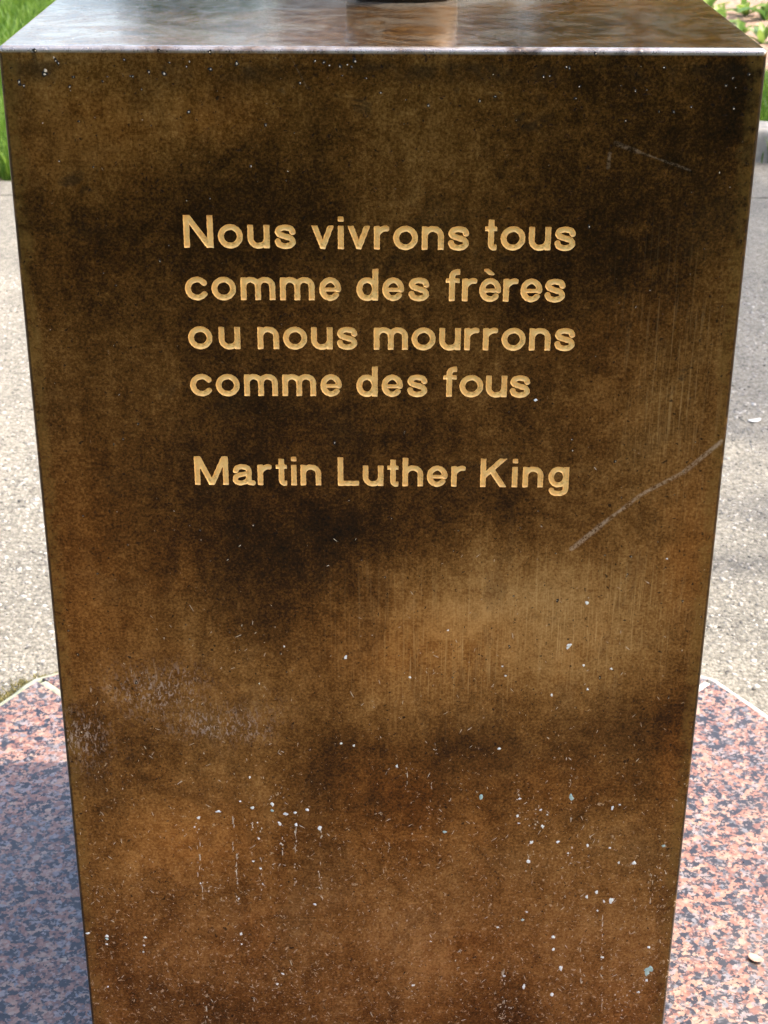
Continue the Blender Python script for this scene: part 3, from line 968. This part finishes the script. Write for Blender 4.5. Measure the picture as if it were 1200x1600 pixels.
# moss and weeds along the left rear edge of the platform
mv, mf, mt = [], [], []
for i in range(8000):
    k = rs.choice([3, 4, 5], p=[0.42, 0.43, 0.15])
    t = rs.uniform(0, 1)
    p = corner[k].lerp(corner[(k + 1) % 12], t)
    n = ((corner[k] + corner[(k + 1) % 12]) / 2).normalized()
    o_ = abs(rs.normal(0.004, 0.013)) * (0.5 + 0.9 * abs(math.sin(t * 7 + k)))
    x, y = GC.x + p.x + n.x * o_, GC.y + p.y + n.y * o_
    h = rs.uniform(0.002, 0.011)
    a = rs.uniform(0, 6.283)
    w = rs.uniform(0.001, 0.0025)
    b0 = len(mv)
    ex, ey = rs.normal(0, 0.005, 2)
    mv += [(x - math.cos(a) * w, y - math.sin(a) * w, PZ - 0.001), (x + math.cos(a) * w, y + math.sin(a) * w, PZ - 0.001), (x + ex, y + ey, PZ + h)]
    mf.append((b0, b0 + 1, b0 + 2))
    mt += [rs.uniform(0, 1)] * 3
me = np_mesh('moss', mv, mf)
at = me.attributes.new('tint', 'FLOAT', 'POINT')
at.data.foreach_set('value', np.array(mt, np.float32))
o = mesh_obj('moss', me, MOSS)
o['kind'] = 'stuff'
tag(o, 'yellow green moss and tiny weeds along the shaded granite edge', 'moss')

# loose grit and exposed pebbles of the concrete
def pebbles(name, n, xr, yr, sr, cols, seed):
    rs = np.random.RandomState(seed)
    ico = bmesh.new()
    bmesh.ops.create_icosphere(ico, subdivisions=1, radius=1)
    bv = np.array([v.co[:] for v in ico.verts])
    bf = np.array([[v.index for v in f.verts] for f in ico.faces])
    ico.free()
    x = rs.uniform(*xr, n)
    y = rs.uniform(*yr, n)
    k = np.hypot(x - GC.x, y - GC.y) > GR + 0.03
    x, y = x[k], y[k]
    n = len(x)
    s = rs.uniform(*sr, n) * np.exp(rs.normal(0, 0.25, n))
    V = bv[None] * rs.uniform(0.6, 1.25, (n, len(bv), 1))
    V = V * np.stack([s * rs.uniform(.8, 1.5, n), s * rs.uniform(.7, 1.1, n), s * rs.uniform(.35, .6, n)], 1)[:, None, :]
    a = rs.uniform(0, 6.283, n)
    c, sn = np.cos(a)[:, None], np.sin(a)[:, None]
    V = np.stack([V[..., 0] * c - V[..., 1] * sn + x[:, None], V[..., 0] * sn + V[..., 1] * c + y[:, None], V[..., 2] + PZ + 0.0002 - s[:, None] * 0.12], 2)
    F = (bf[None] + (np.arange(n) * len(bv))[:, None, None]).reshape(-1, 3)
    me = np_mesh(name, V.reshape(-1, 3), F)
    at = me.attributes.new('tint', 'FLOAT', 'POINT')
    at.data.foreach_set('value', np.repeat(rs.uniform(0, 1, n), len(bv)).astype(np.float32))
    M = Mat('pebble ' + name)
    att = M.node('ShaderNodeAttribute', {'attribute_name': 'tint'})
    M.out(M.ramp(att.outputs['Fac'], cols), 0.8, 0.0, None, 0.3)
    o = mesh_obj(name, me, M.m)
    o['kind'] = 'stuff'
    return o


o = pebbles('grit', 36000, (-1.35, 1.35), (0.35, 3.0), (0.0022, 0.0046),
            [(0.0, (0.07, 0.065, 0.055)), (0.3, (0.19, 0.175, 0.15)), (0.8, (0.33, 0.305, 0.26)), (1.0, (0.48, 0.45, 0.40))], 8)
tag(o, 'pale exposed pebbles and grit bedded in the concrete around the platform', 'grit')


def leaf_mesh(L, W, curl, seed):
    rnd = random.Random(seed)
    n = 7
    V, F = [], []
    for i in range(n + 1):
        t = i / n
        w = W * (math.sin(math.pi * min(t * 0.92 + 0.05, 1)) ** 0.75)
        x = L * t
        z = L * (0.55 * t - curl * t * t)
        for s in (-1, -0.5, 0, 0.5, 1):
            V.append((x, s * w, z + abs(s) * w * 0.35 + rnd.uniform(-.002, .002)))
    for i in range(n):
        for j in range(4):
            a = i * 5 + j
            F.append((a, a + 5, a + 6, a + 1))
    me = np_mesh('leaf', V, F, True)
    me.materials.append(BROADLEAF)
    return me


LM = [leaf_mesh(0.17, 0.032, 0.45, 1), leaf_mesh(0.13, 0.028, 0.2, 2), leaf_mesh(0.20, 0.036, 0.7, 3), leaf_mesh(0.11, 0.022, -0.2, 4)]
rnd = random.Random(21)
spots_p = [(1128, 22, 1.0), (1158, 40, 0.75), (1190, 52, 0.9), (1195, 16, 1.1), (1165, 8, 1.1), (1105, 2, 1.2), (1230, 30, 1.0), (1260, 60, 0.9), (1290, 20, 1.0)]
plant_lab = ['low leafy plant with broad pale leaves at edge of bare soil bed']
for i, (u, v, s) in enumerate(spots_p):
    p = on_ground(u, v + 16, -0.004)
    t = empty('leafy_plant', (p.x, p.y, -0.006))
    tag(t, plant_lab[0], 'plant', 'broad leaved plants in the soil bed')
    for k in range(8):
        lf = mesh_obj('leaf', LM[rnd.randrange(4)], None, t)
        lf.rotation_euler = (rnd.uniform(-.3, .3), rnd.uniform(-0.9, 0.25), rnd.uniform(0, 6.283))
        lf.scale = (s * rnd.uniform(.65, 1.0),) * 3

# rough edging stones at the right rear rim of the path
kx = on_ground(1190, 254, PZ)
for i, (x, w, h, d) in enumerate([(1.06, 0.30, 0.10, 0.16), (1.40, 0.34, 0.11, 0.17), (1.74, 0.38, 0.12, 0.16), (2.13, 0.36, 0.13, 0.18), (2.52, 0.38, 0.115, 0.16), (2.92, 0.38, 0.125, 0.17)]):
    bm = bmesh.new()
    bmesh.ops.create_cube(bm, size=1)
    bmesh.ops.scale(bm, vec=(w, d, h + 0.04), verts=bm.verts)
    bmesh.ops.bevel(bm, geom=bm.edges[:], offset=0.022, segments=3, profile=0.5, affect='EDGES')
    bmesh.ops.subdivide_edges(bm, edges=bm.edges[:], cuts=2, use_grid_fill=True)
    for v_ in bm.verts:
        v_.co += Vector((mnoise.noise(v_.co * 9 + Vector((i * 7, 0, 0))), mnoise.noise(v_.co * 9 + Vector((0, i * 5, 9))), mnoise.noise(v_.co * 11 + Vector((3, 0, i * 3))))) * 0.016
    o = bm_obj('edging_stone', bm, STONE, None, (x, kx.y + d / 2, PZ + (h + 0.04) / 2 - 0.03), smooth=True)
    o.rotation_euler.z = 0.03 * math.sin(i * 3)
    tag(o, 'rough pale edging stone between the concrete path and the grass strip', 'stone', 'edging stones along the path')

# two pale bits lying on the ground
def flake(name, u, v, z, L, W, rot, mat, label, cat):
    p = on_ground(u, v, z)
    V, F = [], []
    n = 8
    for i in range(n + 1):
        t = i / n
        w = W * math.sin(math.pi * (0.06 + 0.88 * t)) ** 0.7
        for s in (-1, 0, 1):
            V.append((L * (t - .5), s * w, 0.0015 + 0.004 * (t - .5) ** 2 * 4 * (L / 0.04) + abs(s) * 0.0018))
    for i in range(n):
        for j in range(2):
            F.append((i * 3 + j, i * 3 + j + 3, i * 3 + j + 4, i * 3 + j + 1))
    o = mesh_obj(name, np_mesh(name, V, F, True), mat, None, (p.x, p.y, z))
    sol = o.modifiers.new('thick', 'SOLIDIFY')
    sol.thickness = 0.0008
    o.rotation_euler.z = rot
    return tag(o, label, cat)


PALE = mat_simple('dry petal', (0.62, 0.60, 0.56), (0.78, 0.76, 0.72), 80, 0.7, 0.2, 0.0005)
flake('fallen_petal', 1179, 659, PZ, 0.030, 0.007, 0.3, PALE, 'single pale petal lying on the concrete path', 'petal')
DRY = mat_simple('dry leaf', (0.38, 0.22, 0.16), (0.52, 0.36, 0.27), 80, 0.7, 0.2, 0.0005)
flake('fallen_leaf', 1180, 1500, 0.0, 0.020, 0.006, -0.7, DRY, 'small dry pinkish leaf lying on sunlit granite', 'leaf')

# ------------------------------------------------------------------ trees and building out of view (dapples; some added for shade and reflections)
def tube(bm, pts, rads, n=8):
    rings = []
    for i, p in enumerate(pts):
        d = (pts[min(i + 1, len(pts) - 1)] - pts[max(i - 1, 0)]).normalized()
        a = d.orthogonal().normalized()
        b = d.cross(a)
        rings.append([bm.verts.new(p + (a * math.cos(6.283 * k / n) + b * math.sin(6.283 * k / n)) * rads[i]) for k in range(n)])
    for A_, B_ in zip(rings[:-1], rings[1:]):
        for k in range(n):
            bm.faces.new((A_[k], A_[(k + 1) % n], B_[(k + 1) % n], B_[k]))


def tree_meshes(seed, H, base, rad_, nclump, nleaf, leaf=0.07):
    rnd = random.Random(seed)
    rn = np.random.RandomState(seed)
    bm = bmesh.new()
    top = Vector((rnd.uniform(-.3, .3), rnd.uniform(-.3, .3), H * 0.8))
    pts = [Vector((0, 0, -0.05)), Vector((0.04, 0, H * 0.2)), Vector((0.0, 0.06, H * 0.45)), top]
    tube(bm, pts, [H * 0.028, H * 0.021, H * 0.015, H * 0.004], 10)
    cl = []
    for i in range(nclump):
        while True:
            q = Vector((rnd.uniform(-1, 1), rnd.uniform(-1, 1), rnd.uniform(-1, 1)))
            if 0.35 < q.length < 1:
                break
        c = Vector((q.x * rad_, q.y * rad_, base + (H - base) * (0.5 + 0.5 * q.z)))
        cl.append((c, rad_ * rnd.uniform(0.18, 0.34)))
        s = pts[1].lerp(pts[3], min(0.95, max(0.1, (c.z - H * 0.35) / H)))
        m_ = s.lerp(c, 0.55) + Vector((0, 0, -0.1))
        tube(bm, [s, m_, c], [H * 0.008, H * 0.005, H * 0.0015], 5)
    tm = bpy.data.meshes.new('trunk')
    bm.to_mesh(tm)
    bm.free()
    tm.materials.append(BARK)
    C = np.array([c[:] for c, _ in cl])
    Rr = np.array([r for _, r in cl])
    idx = rn.randint(0, len(cl), nleaf)
    off = rn.normal(0, 1, (nleaf, 3))
    off /= np.linalg.norm(off, axis=1)[:, None]
    P = C[idx] + off * (Rr[idx] * rn.uniform(0.3, 1.05, nleaf) ** 0.6)[:, None]
    a = rn.normal(0, 1, (nleaf, 3))
    a /= np.linalg.norm(a, axis=1)[:, None]
    b = np.cross(a, rn.normal(0, 1, (nleaf, 3)))
    b /= np.linalg.norm(b, axis=1)[:, None]
    L = leaf * rn.uniform(0.6, 1.3, nleaf)[:, None]
    V = np.stack([P - a * L, P + b * L * .45, P + a * L, P - b * L * .45], 1).reshape(-1, 3)
    F = np.arange(nleaf * 4).reshape(-1, 4)
    cm = np_mesh('crown', V, F)
    at = cm.attributes.new('tint', 'FLOAT', 'POINT')
    at.data.foreach_set('value', np.repeat(rn.uniform(0, 1, nleaf), 4).astype(np.float32))
    cm.materials.append(LEAF)
    return tm, cm


TA = tree_meshes(1, 8.5, 2.4, 2.6, 60, 26000, 0.075)
TB = tree_meshes(2, 7.0, 0.5, 2.3, 70, 26000, 0.10)


def tree(kind, x, y, s, rz, label, group):
    t = empty('broadleaf_tree', (x, y, -0.03))
    t.rotation_euler.z = rz
    t.scale = (s, s, s)
    tag(t, label, 'tree', group)
    mesh_obj('trunk', kind[0], None, t)
    mesh_obj('crown', kind[1], None, t)
    return t


TREES = [
    # kind, x, y, scale, rot, label
    (TA, 8.4, 3.2, 1.0, 0.3, 'spreading leafy tree on the sunny side of the path', 'trees shading the path'),
    (TA, 5.0, -3.7, 1.0, 1.9, 'spreading leafy tree on the sunny side of the front lawn', 'trees shading the path'),  # added to shade the ground that the upper face reflects
    (TB, 3.7, 21, 1.15, 1.0, 'dense green tree standing on the lawn beyond the soil bed', 'trees beyond the lawn'),
    (TB, 9.5, 24, 1.2, 2.2, 'dense green tree standing on the lawn beyond the soil bed', 'trees beyond the lawn'),
    (TB, -2.7, 24, 0.75, 3.0, 'dense green tree standing alone on the lawn', 'trees beyond the lawn'),
    (TB, -6, -13, 1.1, 0.7, 'dense green tree facing the inscription across the front lawn', 'trees facing the inscription'),  # this row is added to darken what the inscribed face reflects
    (TB, -1.5, -14.5, 1.2, 2.9, 'dense green tree facing the inscription across the front lawn', 'trees facing the inscription'),
    (TB, 3.2, -13, 1.15, 4.1, 'dense green tree facing the inscription across the front lawn', 'trees facing the inscription'),
    (TB, 8.0, -14, 1.1, 5.2, 'dense green tree facing the inscription across the front lawn', 'trees facing the inscription'),
]
for a in TREES:
    tree(*a)

# unseen house added beyond the lawn, its bays shaped for the top's reflection
house = empty('unseen_house', (0.4, 40, -0.03))
tag(house, 'unseen tall narrow house, pale pilasters and two bays shaped for its reflection', 'house')
WL = mat_simple('brown render', (0.20, 0.16, 0.14), (0.27, 0.22, 0.19), 3, 0.9, 0.2, 0.01)
WR = mat_simple('pink render', (0.38, 0.28, 0.23), (0.47, 0.36, 0.30), 3, 0.9, 0.2, 0.01)
WP = mat_simple('pale stone', (0.55, 0.52, 0.48), (0.65, 0.62, 0.57), 5, 0.9, 0.2, 0.01)
RT = mat_simple('roof tile', (0.16, 0.07, 0.05), (0.26, 0.12, 0.08), 8, 0.9, 0.4, 0.02)


def hbox(name, x0, x1, y0, y1, z0, z1, mat, bev=0.02):
    bm = bmesh.new()
    bmesh.ops.create_cube(bm, size=1)
    bmesh.ops.scale(bm, vec=(x1 - x0, y1 - y0, z1 - z0), verts=bm.verts)
    bmesh.ops.translate(bm, vec=((x0 + x1) / 2, (y0 + y1) / 2, (z0 + z1) / 2), verts=bm.verts)
    bmesh.ops.bevel(bm, geom=bm.edges[:], offset=bev, segments=1, profile=0.5, affect='EDGES')
    return bm_obj(name, bm, mat, house)


hbox('wall', -2.72, 0.48, 0.1, 7, 0, 8.4, WL)
hbox('wall', 0.64, 2.72, 0.1, 7, 0, 8.4, WR)
for x0, x1 in ((-3.0, -2.70), (0.46, 0.66), (2.70, 3.0)):
    hbox('pilaster', x0, x1, 0, 7.05, 0, 8.4, WP)
bm = bmesh.new()
vs = [bm.verts.new(p) for p in ((-3.3, -.3, 8.4), (3.3, -.3, 8.4), (3.3, 7.3, 8.4), (-3.3, 7.3, 8.4), (0, -.3, 10.6), (0, 7.3, 10.6))]
for f in ((0, 1, 4), (3, 5, 2), (0, 4, 5, 3), (1, 2, 5, 4), (0, 3, 2, 1)):
    bm.faces.new([vs[i] for i in f])
bm_obj('roof', bm, RT, house)
GLS = mat_simple('window glass', (0.02, 0.025, 0.03), (0.04, 0.045, 0.05), 2, 0.1, 0.0, 0.01)
for x0, z0 in ((-1.9, 1.0), (-0.7, 1.0), (1.2, 1.0)):
    w = hbox('window', x0, x0 + 0.9, 0.04, 0.14, z0, z0 + 1.4, WP)
    p = hbox('pane', x0 + 0.08, x0 + 0.82, 0.02, 0.06, z0 + 0.08, z0 + 1.32, GLS)
    p.parent = w
